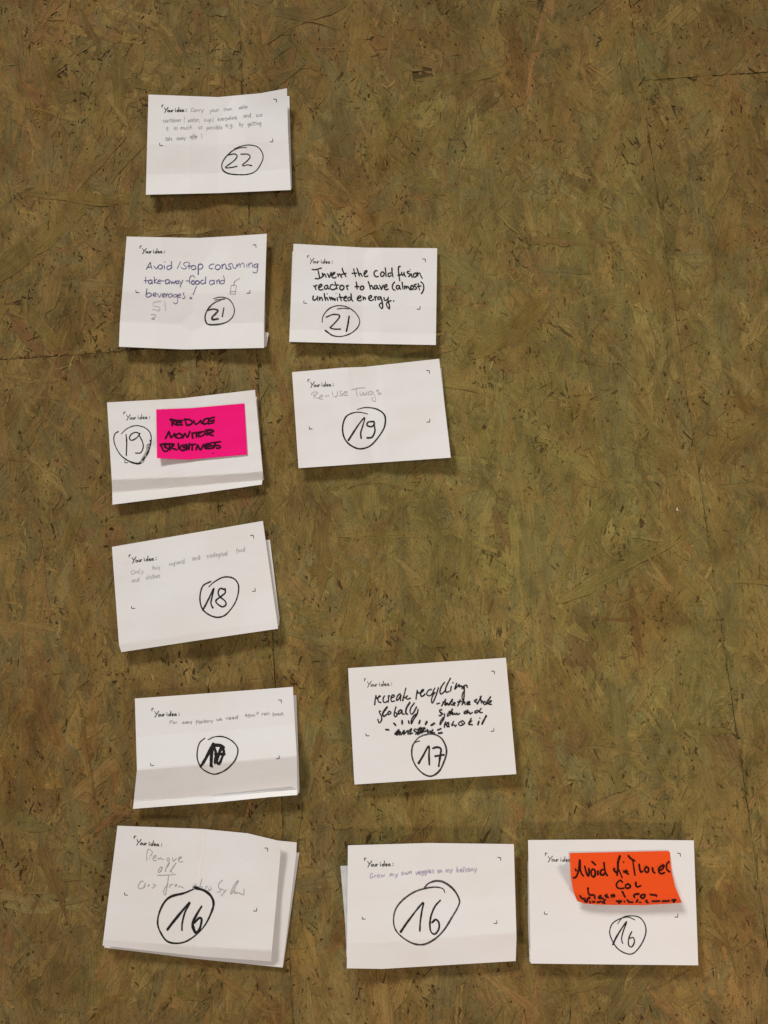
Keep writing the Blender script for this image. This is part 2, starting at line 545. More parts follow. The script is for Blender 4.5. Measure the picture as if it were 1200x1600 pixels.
class Sheet:
    """a sheet of paper: outline traced edge by edge, its height above the floor given by folds"""

    def __init__(s, top, bottom, left=None, right=None, prof=((0, 2), (1, 4)), crease=None, corners=(0, 0, 0, 0), seed=0, buckle=0.5, gain=1.6, base=2.0):
        s.gain, s.base = gain, base
        s.lo, s.hi = .7, 40.0
        s.top, s.bottom = np.asarray(top, float), np.asarray(bottom, float)
        s.left = np.asarray(left if left is not None else [s.top[0], s.bottom[0]], float)
        s.right = np.asarray(right if right is not None else [s.top[-1], s.bottom[-1]], float)
        s.prof, s.crease, s.corners, s.buckle = prof, crease, corners, buckle
        r = np.random.default_rng(100 + seed)
        s.ph = r.uniform(0, 6.28, 6); s.fr = r.uniform(1.2, 3.4, 6)

    def px(s, S, T):
        S, T = np.asarray(S, float), np.asarray(T, float)
        c = polyline(s.top, S); d = polyline(s.bottom, S)
        l = polyline(s.left, T); r = polyline(s.right, T)
        S_, T_ = S[..., None], T[..., None]
        bil = (1 - S_) * (1 - T_) * s.top[0] + S_ * (1 - T_) * s.top[-1] + (1 - S_) * T_ * s.bottom[0] + S_ * T_ * s.bottom[-1]
        return (1 - T_) * c + T_ * d + (1 - S_) * l + S_ * r - bil

    def h(s, S, T):
        """metres; prof = [(tL[, tR], mm[, mmR])]: folds may run askew and rise to one side"""
        S, T = np.asarray(S, float), np.asarray(T, float)
        out = np.zeros_like(S + T)
        pr = []
        for e in s.prof:
            tl, tr, hl, hr = e if len(e) == 4 else (e[0], e[0], e[1], e[1])
            pr.append((tl, tr, hl, hr))
        tk = [tl + (tr - tl) * S for tl, tr, _, _ in pr]
        hk = [hl + (hr - hl) * S for _, _, hl, hr in pr]
        out = hk[0] + 0 * T
        for i in range(len(pr) - 1):
            f = np.clip((T - tk[i]) / np.maximum(tk[i + 1] - tk[i], 1e-6), 0, 1)
            out = np.where(T >= tk[i], hk[i] + (hk[i + 1] - hk[i]) * f, out)
        if s.crease:
            for (c0, c1, amp, wd) in s.crease:      # crease from (c0, top) to (c1, bottom); amp mm, wd half width
                c = c0 + (c1 - c0) * T
                out = out + 1.4 * amp * np.clip(1 - np.abs(S - c) / wd, 0, 1)
        tl, tr, br, bl = s.corners
        out = out + tl * np.clip(1 - (S + T) / .45, 0, 1) ** 1.6 + tr * np.clip(1 - (1 - S + T) / .45, 0, 1) ** 1.6 \
            + br * np.clip(1 - (2 - S - T) / .45, 0, 1) ** 1.6 + bl * np.clip(1 - (S + 1 - T) / .45, 0, 1) ** 1.6
        out = (out - s.base) * s.gain + s.base
        bk = np.sin(s.fr[0] * 3 * S + s.ph[0]) * np.sin(s.fr[1] * 2 * T + s.ph[1]) + .5 * np.sin(s.fr[2] * 4 * S + 3 * T + s.ph[2]) \
            + .25 * np.sin(s.fr[3] * 9 * T + 5 * S + s.ph[3])
        out = out + s.buckle * .95 * bk
        return np.clip(out, s.lo, s.hi) / 1000.0

    def inv(s, p):
        p = np.asarray(p, float)
        S = np.full(len(p), .5); T = np.full(len(p), .5)
        for _ in range(14):
            e = .004
            f = s.px(S, T) - p
            fs = (s.px(S + e, T) - s.px(S - e, T)) / (2 * e)
            ft = (s.px(S, T + e) - s.px(S, T - e)) / (2 * e)
            det = fs[:, 0] * ft[:, 1] - fs[:, 1] * ft[:, 0]
            S = S - (f[:, 0] * ft[:, 1] - f[:, 1] * ft[:, 0]) / det
            T = T - (fs[:, 0] * f[:, 1] - fs[:, 1] * f[:, 0]) / det
            S = np.clip(S, -.05, 1.05); T = np.clip(T, -.05, 1.05)
        return S, T

    def build(s, name, mat, parent, lift=0.0, n=(84, 64), thick=0.00018):
        S, T = np.meshgrid(np.linspace(0, 1, n[0]), np.linspace(0, 1, n[1]))
        P = s.px(S, T).reshape(-1, 2)
        Z = s.h(S, T).reshape(-1) + lift
        V = unproj(P, Z)
        F = []
        for j in range(n[1] - 1):
            for i in range(n[0] - 1):
                k = j * n[0] + i
                F.append((k, k + n[0], k + n[0] + 1, k + 1))
        o = mesh_obj(name, V, F, mat, parent, False)
        md = o.modifiers.new('thickness', 'SOLIDIFY')
        md.thickness = thick; md.offset = -1
        return o


def catmull(pts, step=1.0):
    pts = np.asarray(pts, float)
    if len(pts) == 1:
        pts = np.array([pts[0] - (.35, 0), pts[0] + (.35, .15)])
    if len(pts) == 2:
        n = max(2, int(np.linalg.norm(pts[1] - pts[0]) / step) + 1)
        return pts[0] + (pts[1] - pts[0]) * np.linspace(0, 1, n)[:, None]
    ext = np.vstack([2 * pts[0] - pts[1], pts, 2 * pts[-1] - pts[-2]])
    out = []
    for i in range(1, len(ext) - 2):
        p0_, p1_, p2_, p3_ = ext[i - 1], ext[i], ext[i + 1], ext[i + 2]
        n = max(2, int(np.linalg.norm(p2_ - p1_) / step) + 1)
        t = np.linspace(0, 1, n, endpoint=False)[:, None]
        out.append(.5 * (2 * p1_ + (p2_ - p0_) * t + (2 * p0_ - 5 * p1_ + 4 * p2_ - p3_) * t ** 2 + (3 * p1_ - p0_ - 3 * p2_ + p3_) * t ** 3))
    out.append(ext[-2][None])
    return np.vstack(out)


STROKE_N = [0]


def ink(sheet, name, mat, strokes, parent, width, lift=.00024, label=None):
    fat = 1.06 if name == 'circled_number' else 1.0
    """strokes in photo pixels laid as thin ink ribbons on the sheet; width px, or a (start, middle, end) triple"""
    V, F = [], []
    rr = np.random.default_rng(1000 + STROKE_N[0])
    base = 0
    for si, stt in enumerate(strokes):
        wd = width
        if isinstance(stt, tuple) and len(stt) == 2 and isinstance(stt[1], (float, int, tuple)) and isinstance(stt[0], (list, np.ndarray)):
            stt, wd = stt
        c = catmull(stt, .8)
        n = len(c)
        tt = np.linspace(0, 1, n)
        if isinstance(wd, tuple):
            ww = np.interp(tt, np.linspace(0, 1, len(wd)), wd)
        else:
            ww = np.full(n, float(wd))
        ww = ww * fat
        if n > 6:
            jit = np.interp(tt, np.linspace(0, 1, max(3, n // 5)), rr.normal(0, .09, max(3, n // 5)))
            ww = ww * (1 + jit)
        tan = np.gradient(c, axis=0)
        tl = np.linalg.norm(tan, axis=1, keepdims=True); tl[tl == 0] = 1
        tan /= tl
        # rounded ends
        cap0 = c[0] - tan[0] * ww[0] * .38; cap1 = c[-1] + tan[-1] * ww[-1] * .38
        c = np.vstack([cap0, c, cap1]); tan = np.vstack([tan[:1], tan, tan[-1:]])
        ww = np.r_[ww[0] * .45, ww, ww[-1] * .45]
        nor = np.stack([-tan[:, 1], tan[:, 0]], 1)
        A = c + nor * ww[:, None] / 2; B = c - nor * ww[:, None] / 2
        pts = np.empty((2 * len(c), 2)); pts[0::2] = A; pts[1::2] = B
        S, T = sheet.inv(pts)
        z = sheet.h(S, T) + lift + (si % 40) * 6e-6 + np.repeat(np.linspace(0, 5e-6, len(c)), 2)
        V.append(unproj(pts, z))
        for i in range(len(c) - 1):
            k = base + 2 * i
            F.append((k, k + 1, k + 3, k + 2))
        base += 2 * len(c)
    STROKE_N[0] += 1
    o = mesh_obj(name, np.vstack(V), F, mat, parent)
    if label: tag(o, label)
    return o


def tr(ox, oy, s, text):
    """'x,y x,y | x,y ...' in an enlargement with origin ox,oy and factor s -> strokes in photo pixels"""
    out = []
    for part in text.replace('\n', ' ').split('|'):
        part = part.strip()
        if not part: continue
        wd = None
        if part.startswith('w'):
            hd, part = part.split(':', 1)
            ws = tuple(float(x) for x in hd[1:].split('/'))
            wd = ws if len(ws) > 1 else ws[0]
        pts = [(ox + float(a.split(',')[0]) / s, oy + float(a.split(',')[1]) / s) for a in part.split()]
        out.append((pts, wd) if wd is not None else pts)
    return out


# a small single-stroke hand for the faint pencil lines: x-height 10, baseline 0, up positive; value = (advance, strokes)
GLY = {
    'a': (9, '7,9 3,10 0,6 1,1 4,0 7,4 7,10|7,5 7,1 9,0'), 'b': (8, '1,18 0,9 0,1 4,0 7,4 5,9 1,7'), 'c': (7, '6,9 3,10 0,6 1,1 4,0 7,2'),
    'd': (9, '7,9 3,10 0,6 1,1 4,0 7,5 8,18 7,3 9,0'), 'e': (8, '0,5 6,6 5,10 1,9 0,4 2,0 7,1'), 'f': (6, '6,17 3,17 2,10 2,-6|0,9 6,9'),
    'g': (8, '6,9 2,10 0,5 2,1 6,5 7,10 6,-4 3,-8 0,-5'), 'h': (8, '1,18 0,0|0,5 4,9 6,7 7,0'), 'i': (3, '1,10 1,0|1,15'),
    'j': (4, '3,10 2,-6 0,-7|3,15'), 'k': (8, '1,18 0,0|6,10 1,5 7,0'), 'l': (4, '2,18 0,5 1,0 3,1'),
    'm': (12, '0,9 0,0|0,6 3,10 5,8 5,0|5,6 8,10 10,8 11,0'), 'n': (8, '0,9 0,0|0,6 4,10 6,7 7,0'), 'o': (8, '3,10 0,6 1,1 4,0 7,4 6,9 3,10'),
    'p': (8, '0,9 0,-8|0,7 4,10 7,6 4,1 0,2'), 'r': (6, '0,9 1,0|1,5 3,9 6,9'), 's': (7, '6,9 2,10 1,7 5,4 4,0 0,1'),
    't': (6, '2,16 2,2 4,0 6,1|0,11 6,11'), 'u': (9, '0,9 0,2 3,0 6,3 7,10|7,4 8,0'), 'v': (7, '0,9 3,0 7,10'),
    'w': (11, '0,9 2,0 5,7 8,0 11,10'), 'x': (7, '0,9 7,0|7,10 0,0'), 'y': (8, '0,9 2,3 5,3|7,10 5,1 2,-7'), 'z': (7, '0,9 6,9 0,0 7,0'),
    'C': (10, '9,15 5,18 0,10 2,1 6,0 10,3'), 'O': (12, '6,17 0,12 1,3 6,0 11,5 10,14 6,17'), 'F': (9, '2,17 1,0|0,17 9,18|1,9 7,10'),
    'G': (11, '9,15 5,18 0,10 2,1 6,0 10,5 6,7'), '1': (6, '0,9 5,16 4,0'), '0': (9, '4,15 0,10 1,2 5,0 8,6 7,13 4,15'),
    '2': (8, '0,12 3,16 6,13 4,6 0,0 7,1'), '.': (3, '1,0'), ',': (3, '1,1 0,-4'), '(': (5, '4,18 0,9 3,-4'), ')': (5, '0,18 4,9 1,-4'), '-': (6, '0,6 5,6')}


def word(text, x0, y0, x1, y1, xh, rng):
    """one word between baseline points (photo pixels)"""
    strokes, x = [], 0.0
    for ch in text:
        adv, g = GLY[ch]
        for part in g.split('|'):
            strokes.append([(x + float(a.split(',')[0]), float(a.split(',')[1])) for a in part.split()])
        x += adv + 2.4
    tot = x - 2.4
    d = np.array([x1 - x0, y1 - y0]); Ld = np.linalg.norm(d); d = d / Ld
    n = np.array([d[1], -d[0]])
    k = Ld / tot; kh = xh / 10.0
    out = []
    for s_ in strokes:
        pts = []
        for (a, b) in s_:
            a2 = a + rng.normal(0, .5) + .12 * b
            b2 = b + rng.normal(0, .7)
            pts.append(tuple(np.array([x0, y0]) + d * a2 * k + n * b2 * kh))
        out.append(pts)
    return out


def line(ox, oy, s, xh, items, seed):
    r = np.random.default_rng(seed)
    out = []
    for t, x0, x1, y0, y1 in items:
        out += word(t, ox + x0 / s, oy + y0 / s, ox + x1 / s, oy + y1 / s, xh / s, r)
    return out


HEAD = tr(0, 0, 1, '30,40 36,56 45,66|70,38 56,56 45,66 38,82 28,94|w1.25:72,70 64,74 63,84 71,88 80,82 80,73 72,69|'
          'w1.2:88,70 88,82 94,87 103,83 104,70|w1.2:104,76 108,88|w1.2:113,70 113,88|w1.2:113,77 120,70 127,71|'
          '150,70 150,88|150,57|182,72 170,74 165,84 173,89 183,82 188,60 190,42|187,70 186,88|'
          'w1.2:200,80 212,77 209,68 201,72 199,84 206,89 214,86|w1.2:238,70 226,73 223,84 231,88 239,80 241,70|w1.2:241,76 243,86 248,88|'
          '271,67|270,85|0,34 1,17 1,14 17,12')


def heading(sheet, parent, A, B, bold=1.25):
    bold = .8 + (bold - .8) * .6
    A, B = np.array(A, float), np.array(B, float)
    d = (B - A) / (275 - 28)
    n = np.array([d[1], -d[0]]) * 1.06
    out = []
    for s_ in HEAD:
        pts = s_[0] if isinstance(s_, tuple) else s_
        out.append([tuple(A + d * (x - 28) + n * (90 - y)) for x, y in pts])
    ink(sheet, 'printed_heading', M_PRINT, out, parent, bold)
    return math.atan2(d[1], d[0])


def corner_mark(sheet, parent, kind, at, ang):
    k = 4.6
    sh = {'tr': [(-k, -.4), (0, 0), (.1, k)], 'bl': [(0, -k * .8), (0, 0), (k * 1.05, .1)], 'br': [(0, -k), (0, 0), (-k * 1.05, .1)]}[kind]
    if kind == 'tr': at = (at[0] + 1, at[1] - 2)
    c, s_ = math.cos(ang), math.sin(ang)
    seg = [(at[0] + x * c - y * s_, at[1] + x * s_ + y * c) for x, y in sh]
    ink(sheet, 'corner_mark', M_PRINT, [[seg[0], seg[1]], [seg[1], seg[2]]], parent, .95)


def centre(sheet):
    p = sheet.px(np.array([.5]), np.array([.5]))
    return tuple(unproj(p, 0)[0])


def card(label, front, backs, headAB, tr_, bl_, br_, bold=1.2, ghosts=None):
    root = empty('folded_card', centre(front))
    tag(root, label, 'paper card', 'folded paper idea cards laid in rows on the floor')
    for bk in backs:
        bk.hi = 2.6 if len(backs) == 1 else (1.4 if bk is backs[0] else 4.2)
        bk.build('back_flap', M_PAPER2, root)
    front.build('front_flap', M_PAPER, root)
    ang = heading(front, root, headAB[0], headAB[1], bold)
    for k, a_ in (('tr', tr_), ('bl', bl_), ('br', br_)):
        if a_: corner_mark(front, root, k, a_, ang)
    if ghosts: ink(front, 'show_through_lines', M_GHOST, ghosts, root, .8, .00015)
    return root


def ghost_rows(sheet, s0, s1, ts, seed=0):
    r = np.random.default_rng(seed)
    out = []
    for t in ts:
        a0, a1 = sheet.px(np.array([s0, s1]), np.array([t, t]))
        out.append([tuple(a0), tuple(a1)])
    return out


class Front(Sheet):
    def __init__(s, *a_, **k):
        super().__init__(*a_, **k)
        s.lo = 3.3


# ---- card 22 (top of the left column)
f = Front([(231.9, 147.7), (340.8, 151.7), (407.5, 145.6), (448.3, 137.9)], [(227.9, 304.2), (345, 301.5), (454.4, 296.7)],
          right=[(448.3, 137.9), (450.2, 209), (454.4, 296.7)],
          prof=[(0, 4), (.50, 6.6), (.80, .79, 5.2, 5.8), (1, 1, 8.5, 8.5)], crease=[(.5, .5, -1.8, .2)], corners=(1, 8, 0, 1), seed=1, buckle=.7)
b = Sheet([(236, 156), (452, 150)], [(232, 303), (456.2, 294.5)], prof=[(0, 1), (1, 3.5)], seed=2)
r22 = card('top card of the left column, four lines of faint pencil and a circled 22', f, [b], ((257.1, 175.4), (291.5, 174.2)),
           (430.8, 157), (249.6, 227.5), (426.3, 221.3), 1.5)
Z = (250, 155, 7.06)
L22 = line(*Z, 25, [('Carry', 340, 478, 138, 138), ('your', 545, 650, 140, 134), ('own', 705, 795, 125, 122), ('water', 870, 968, 108, 100),
                    ('container', 35, 235, 252, 246), ('(', 262, 272, 245, 245), ('water,', 305, 440, 248, 245), ('cup)', 485, 590, 245, 240),
                    ('everywhere', 640, 850, 238, 216), ('and', 920, 1000, 200, 196), ('use', 1062, 1128, 192, 188), ('it', 70, 92, 345, 343),
                    ('as', 155, 195, 335, 333), ('much', 228, 355, 332, 328), ('as', 425, 470, 326, 324), ('possible', 518, 685, 332, 326),
                    ('e.g.', 725, 812, 305, 300), ('by', 875, 915, 295, 293), ('getting', 968, 1115, 292, 280), ('take', 60, 135, 455, 452),
                    ('away', 185, 280, 448, 442), ('coffee', 330, 410, 432, 426), (')', 455, 465, 420, 418)], 3)
ink(f, 'handwriting', M_PENCIL2, L22, r22, .54)
ink(f, 'circled_number', M_MARK, tr(220, 130, 4.8,
    'w1.0/1.5/1.7/2.2/1.6/1.4/1.4/1.4/1.0:795,482 740,485 690,505 640,550 610,600 612,645 650,675 720,685 800,683 860,660 900,605 917,555 905,510 870,475 810,463 750,473 700,492|'
    '650,540 700,530 722,545 700,580 640,625 640,635 690,630 722,622|750,532 800,532 820,550 800,580 765,610 770,620 800,612 832,618'), r22, 1.6)

# ---- card 21, blue pen
f = Front([(197.9, 369.6), (309.2, 371.8), (360, 369), (416.9, 365.2)], [(185.8, 541.7), (288.3, 546), (412.7, 543.5)],
          left=[(197.9, 369.6), (187.3, 503.8), (185.8, 541.7)], right=[(416.9, 365.2), (412.3, 505.8), (412.7, 543.5)],
          prof=[(0, 4), (.50, 6.8), (.77, .78, 4.6, 4.6), (1, 8.5)], crease=[(.505, .50, -2.2, .25)], corners=(1, 3, 0, 0), seed=3)
b = Sheet([(205, 380), (415, 378)], [(200, 541), (416.5, 541.5)], right=[(415, 378), (414, 519), (419.8, 520), (416.5, 541.5)],
          prof=[(0, 1), (1, 3.0)], seed=4)
r21a = card('card with violet blue pen, a small cup sketch and a bold circled 21', f, [b], ((222.7, 395.8), (257.5, 395.4)),
            (398.8, 384.6), (212.3, 456.9), (390.4, 457.9), 1.3)
A1 = '''100,250 140,180 180,115|180,115 190,180 210,245|120,215 190,205|245,185 285,240 325,185|355,165 330,185 330,230 370,245 400,220 400,180 370,165 355,165|440,180 442,240|450,108|
560,180 510,185 490,215 500,250 540,250 575,215|575,100 578,235|w.9:745,105 680,240|w.95:880,115 830,120 800,155 830,185 855,210 830,240 780,235 750,205|905,115 905,235|875,190 940,185|
985,175 950,195 950,235 985,255 1025,235 1030,195 985,175|w1.9/1.7/1.4:1075,345 1080,180 1110,150 1155,165 1160,210 1130,240 1085,245|
w1:90,390 92,510|w1:60,460 135,460|200,450 155,455 145,505 175,520 205,490|208,450 215,520|w1:250,390 252,515|w1:300,430 255,475 310,515|w1:320,480 375,470 360,445 325,465 320,510 370,515|
w.9:385,465 440,462|520,440 470,450 460,500 490,520 525,490|528,445 535,520|560,465 575,515 600,480 620,515 650,465|700,460 660,480 665,515 700,510|705,465 715,515|w1:725,460 750,510|w1:790,450 760,510 735,580|
w1:1015,400 985,370 940,375 915,420 915,515|w.9:850,465 910,465|w1.6:985,460 950,480 955,520 995,525 1015,490 985,460|w1.6:1060,460 1025,480 1030,520 1075,525 1100,490 1070,460|
w1.1:115,610 100,700 100,760 150,765 195,735 190,700 140,690 105,720|w.95:235,730 290,715 275,690 240,700 230,745 290,750|w.95:310,700 345,770 385,700|w.95:405,740 455,720 440,700 410,715 405,760 455,765|
w.95:475,705 475,765|w.95:478,735 510,700|w.95:580,710 530,715 520,765 560,770 590,735|w.95:590,710 597,765|w.95:670,720 625,725 620,765 660,765 680,730|w.95:680,720 690,800 685,870 650,895 610,870|
w.95:700,745 745,735 740,710 705,720 700,770 750,770|w.95:815,690 790,700 800,730 825,760 810,795 780,790|w1.1:1045,560 980,725|w1.2:940,770 920,790 940,800 960,785'''
A2 = '''w1.1:295,150 240,155 200,195 215,235 270,235|355,165 320,190 320,235 360,255 400,235 410,195 385,165 355,165|440,160 445,240|445,190 480,150 510,170 520,245|620,140 580,150 565,180 600,205 610,235 570,250 530,230|
w1:640,150 650,215 690,230 715,190 720,150|w1:730,165 740,200|w1:740,175 770,140 785,205|w1:790,160 830,130 855,160 858,210|w1:905,150 912,205|w1:935,140 950,210|w1:945,170 985,125 1010,150 1015,210|
w1.1:1100,145 1050,160 1040,200 1080,210 1110,170 1120,140|w1.1:1115,150 1110,220 1100,290 1070,315 1020,300|95,450 50,465 45,510 85,520 125,500|137,390 130,515|w1.1:295,455 220,465 210,520 250,535 290,500|
w1.1:295,450 298,525|w1:340,450 345,520|w1:350,480 385,440 395,520|w1:480,455 430,460 405,495 430,520 470,510 490,460 470,365'''
ink(f, 'handwriting', M_BLUE, tr(220, 400, 12, A1) + tr(310, 400, 12, A2), r21a, 1.35)
ink(f, 'cup_sketch', M_PENCIL2, tr(310, 400, 12, '610,550 715,550|615,550 590,710|710,555 690,710|585,710 690,712|600,665 690,660|665,545 690,470 775,415|655,545 680,468'), r21a, .75)
ink(f, 'crossed_out_score', M_GHOST2, tr(180, 360, 4.8, '340,530 290,540 285,565 330,575 325,600 280,590|372,530 378,600'), r21a, 1.6)
ink(f, 'crossed_out_score', M_PENCIL, tr(180, 360, 4.8, '268,632 298,630 302,645 272,664 298,665'), r21a, 1.1)
ink(f, 'circled_number', M_MARKDRY, tr(180, 360, 4.8,
    'w1.0/1.6/1.4/1.3/1.5/2.8/2.2/1.8/2.0/.8:735,512 790,500 850,515 885,560 893,610 875,655 830,690 770,705 700,705 678,680 675,640 695,590 740,545 790,525|w1.5:750,522 800,517 822,514|w1:700,600 688,604|'
    'w2/2.6/2.6:690,600 735,590 770,600 752,625 728,650 730,668 772,663|w2.0:815,580 803,645'), r21a, 1.6)

# ---- card 21, black marker
f = Front([(458.6, 380.8), (570, 386.9), (683.1, 387.8)], [(451.9, 534), (570, 537), (681, 539)],
          prof=[(0, 4), (.6, 6.2), (.875, .885, 5.4, 5.6), (1, 1, 7.4, 7.4)], crease=[(.49, .5, -1.1, .12)], corners=(1.5, 0, 0, 0), seed=5)
b = Sheet([(456.8, 392.8), (680, 398)], [(452, 532), (679, 536)], prof=[(0, 1), (1, 3.0)], seed=6)
r21b = card('card with three lines of neat black marker about a cold fusion reactor, circled 21', f, [b], ((484.4, 411.2), (519.7, 411.6)),
            (663.6, 406.8), (474.7, 473.6), (656.3, 483), 1.05)
B1 = '''90,130 150,135 265,105|200,140 215,200 232,280|150,300 200,305 260,285 310,250|280,200 295,260|290,235 320,215 340,240 355,275|375,210 395,235 410,280 430,240 450,185|
460,245 490,225 520,190 505,185 475,210 460,250 480,285 520,290 545,270|565,210 585,265|580,240 605,215 625,240 645,280|655,105 665,150 690,200 725,265|640,225 690,215 730,205|
870,120 880,170 905,265|840,205 890,200 930,200|930,110 950,160 975,250|975,225 1000,205 1015,230 1030,262|1065,225 1100,200 1120,160 1100,155 1075,180 1065,225 1080,260 1110,265 1140,250|
120,435 145,460 165,510|145,465 165,430 185,425|215,475 260,450 275,420 250,410 220,440 210,480 230,510 270,515 300,500|385,430 350,430 325,455 325,490 350,500 375,480 390,440|385,440 390,475 410,500|
480,415 450,420 430,455 435,490 470,510 515,500 540,480|520,365 535,410 550,450 560,495|500,425 550,420 595,425|640,430 615,455 612,495 640,515 670,505 690,470 680,440 645,425|730,435 745,470 755,510|745,460 755,435 775,435|
920,365 930,430 935,500|895,455 935,450 970,450|1020,445 1000,460 995,495 1020,512 1050,500 1062,470 1050,445 1020,445|
115,625 105,670 115,705 150,700 185,665|190,635 190,680 200,715|225,650 235,710|235,680 260,655 275,670 290,715|320,580 325,640 345,710|350,665 375,665 390,710|w1.4:372,585|
415,650 430,680 440,700|440,670 460,655 470,700|470,680 490,670 505,710|520,672 528,712|560,660 570,715|w1.2:540,580|605,590 620,650 640,715|590,650 640,655 665,655|
690,680 730,660 735,635 705,640 685,680 700,715 740,720|800,650 765,670 765,710 790,715 815,690 825,640 820,585|825,640 830,690 855,725|945,680 1000,655 1005,630 970,630 940,665 945,705 985,720 1020,700|1045,640 1055,700|1055,670 1080,655 1095,690'''
B2 = '''235,155 200,155 175,190 180,240 215,268 255,262|320,180 300,200 295,240 325,262 355,240 365,205 345,180 320,180|383,100 392,180 398,265|490,200 445,205 435,250 460,265 495,240|508,105 510,180 528,268|
665,72 635,85 630,150 640,230 655,345|615,240 650,235 690,225|690,180 695,230 715,240 735,200 735,185|738,200 745,240 765,265|840,165 800,170 800,200 840,215 850,240 820,265|870,210 885,280|w1.2:850,128|
930,205 905,235 915,270 950,270 975,235 960,200 930,205|985,185 995,245|990,210 1030,200 1050,250 1075,295|65,360 85,420 105,500|100,450 125,430 145,460 155,498|225,430 190,435 175,470 190,500 220,480 235,440|
232,450 240,480 265,495|275,425 295,465 310,505 325,470 345,425|365,470 410,450 415,415 385,420 365,460 375,500 410,510 440,495|560,365 525,410 515,465 530,505 570,520|635,430 600,435 590,475 610,500 640,480 650,440|
650,450 655,480 670,500|700,370 705,430 715,495|740,440 750,495|750,460 775,445 785,490|785,460 810,450 825,480 850,512|880,435 860,460 870,500 895,500 912,465 895,435 880,435|965,410 930,420 935,450 965,465 965,495 930,505|
1000,395 1010,450 1025,515|985,455 1020,445 1055,440|1050,365 1095,405 1105,480 1090,540 1060,585|80,680 125,650 125,625 95,625 70,660 80,700 120,715 165,690|180,640 195,690 200,712|195,670 205,640 225,640|
290,645 250,650 245,690 270,695 300,660 305,645|305,660 325,740 335,820 325,865 300,850 270,800 290,770 330,755|360,660 365,700 395,715 430,680|440,650 435,720 460,800 460,870 430,840 405,790 420,750 490,715|w2.2:540,722'''
ink(f, 'handwriting', M_MARK, tr(480, 410, 12, B1) + tr(570, 410, 12, B2), r21b, 2.0)
ink(f, 'circled_number', M_MARK, tr(440, 370, 4.615,
    'w1.2/1.6/1.4/1.5/1.6/1.6/2.4:292,615 300,570 340,520 400,497 470,505 530,545 562,600 550,650 500,695 430,718 370,712 335,690 315,675|w1.2:400,520 450,515 485,520|'
    '320,580 370,560 415,565 410,590 365,640 350,655 380,665 425,665|w2.2:487,572 478,630 467,682'), r21b, 1.9)

# ---- card 19, pencil
f = Front([(456.3, 581.5), (535, 574.5), (569.5, 573.3), (686.2, 560.5)], [(466.4, 731.5), (582, 723.5), (704.4, 715)],
          prof=[(0, 3), (.45, 5.0), (1, 7.5)], crease=[(.485, .49, -1.8, .11)], corners=(0, 2, 2, 0), seed=7)
b = Sheet([(460, 592), (690, 575)], [(468, 729), (701, 713)], prof=[(0, 1), (1, 3.0)], seed=8)
r19a = card('card with faint pencil words Re-Use Things and a circled 19 in its middle', f, [b], ((485.5, 604.8), (521.2, 603.2)),
            (669.8, 581), (483.2, 670.2), (671.7, 659.2), 1.25)
ink(f, 'handwriting', M_PENCIL, tr(480, 590, 10, '''60,270 90,230 160,225 150,255 105,275|95,260 110,325|110,280 160,320 190,315|190,310 240,290 235,270 200,285 190,330 245,335|275,290 340,280|395,220 395,270 430,300 465,280 470,210|
540,205 510,215 515,245 550,255 540,280 500,280|570,240 625,235 615,210 580,225 570,270 640,275|690,190 800,165 900,158|765,180 780,285|820,220 830,270 860,265 875,225|880,230 890,275 920,250 930,220|920,245 930,270|
1010,215 960,225 955,265 1000,260 1030,225|1030,220 1060,300 1070,355 1040,370 1010,340 1030,310|1120,190 1080,205 1110,225 1155,250 1100,260'''), r19a, .85)
ink(f, 'circled_number', M_MARK, tr(440, 550, 4.286,
    'w.9/2/2.4/2/2.2/2.4/2.2/1.8/1.0:505,385 560,372 630,380 680,410 695,450 685,510 640,580 590,630 530,648 480,635 435,600 412,550 410,490 430,435 470,410 520,403 578,415|'
    'w3/2.2/1.8/2.6:447,592 480,540 520,480 555,440 545,490 530,540 533,578|615,465 580,470 572,490 600,500 620,485 618,465|620,490 625,530 605,570 572,575'), r19a, 2.5)

# ---- card 19 with the pink note
f = Front([(167.2, 628.8), (283.5, 622.5), (398.4, 609.1)], [(175.8, 788.5), (290, 774), (409.2, 757)],
          left=[(167.2, 628.8), (174.7, 751.7), (175.8, 788.5)], right=[(398.4, 609.1), (410.9, 741.9), (409.2, 757)],
          prof=[(0, 3), (.55, 6), (.755, .865, 8.5, 8.5), (.88, .945, 4.2, 4.8), (1, 1, 6.2, 6.0)], crease=[(.5, .5, -1.2, .2)], corners=(0, 3, 0, 0), seed=9, buckle=.4)
b = Sheet([(172, 636), (401, 620)], [(178, 784), (412, 750)], prof=[(0, 1), (1, 2.6)], seed=10)
r19b = card('card with a circled 19 at its left edge, lying under the pink sticky note', f, [b], ((197.9, 655.9), (234.3, 654.2)),
            None, (195.1, 723), None, 1.1)
ink(f, 'circled_number', M_MARK, tr(160, 600, 4.615,
    'w.9/1.4/1.4/1.6/2.2/3.4/2.0/1.5/1.4/1.6:135,360 180,320 240,300 300,312 340,345 352,390 345,440 330,490 305,530 270,570 230,570 180,550 130,510 95,450 82,400 90,360 115,342|'
    '170,362 175,420 172,515|270,360 240,348 205,365 195,395 215,405 250,385 270,355|265,370 290,420 293,460 275,495 238,498|w1.6:342,405 346,415|w1.6:336,432 344,437|w1.6:332,460 340,466'), r19b, 1.7)
ink(f, 'marker_smear', M_SMUDGE, tr(160, 600, 4.615, '338,455 322,492 300,530 285,560|330,440 326,470'), r19b, 4.6)
card19 = f


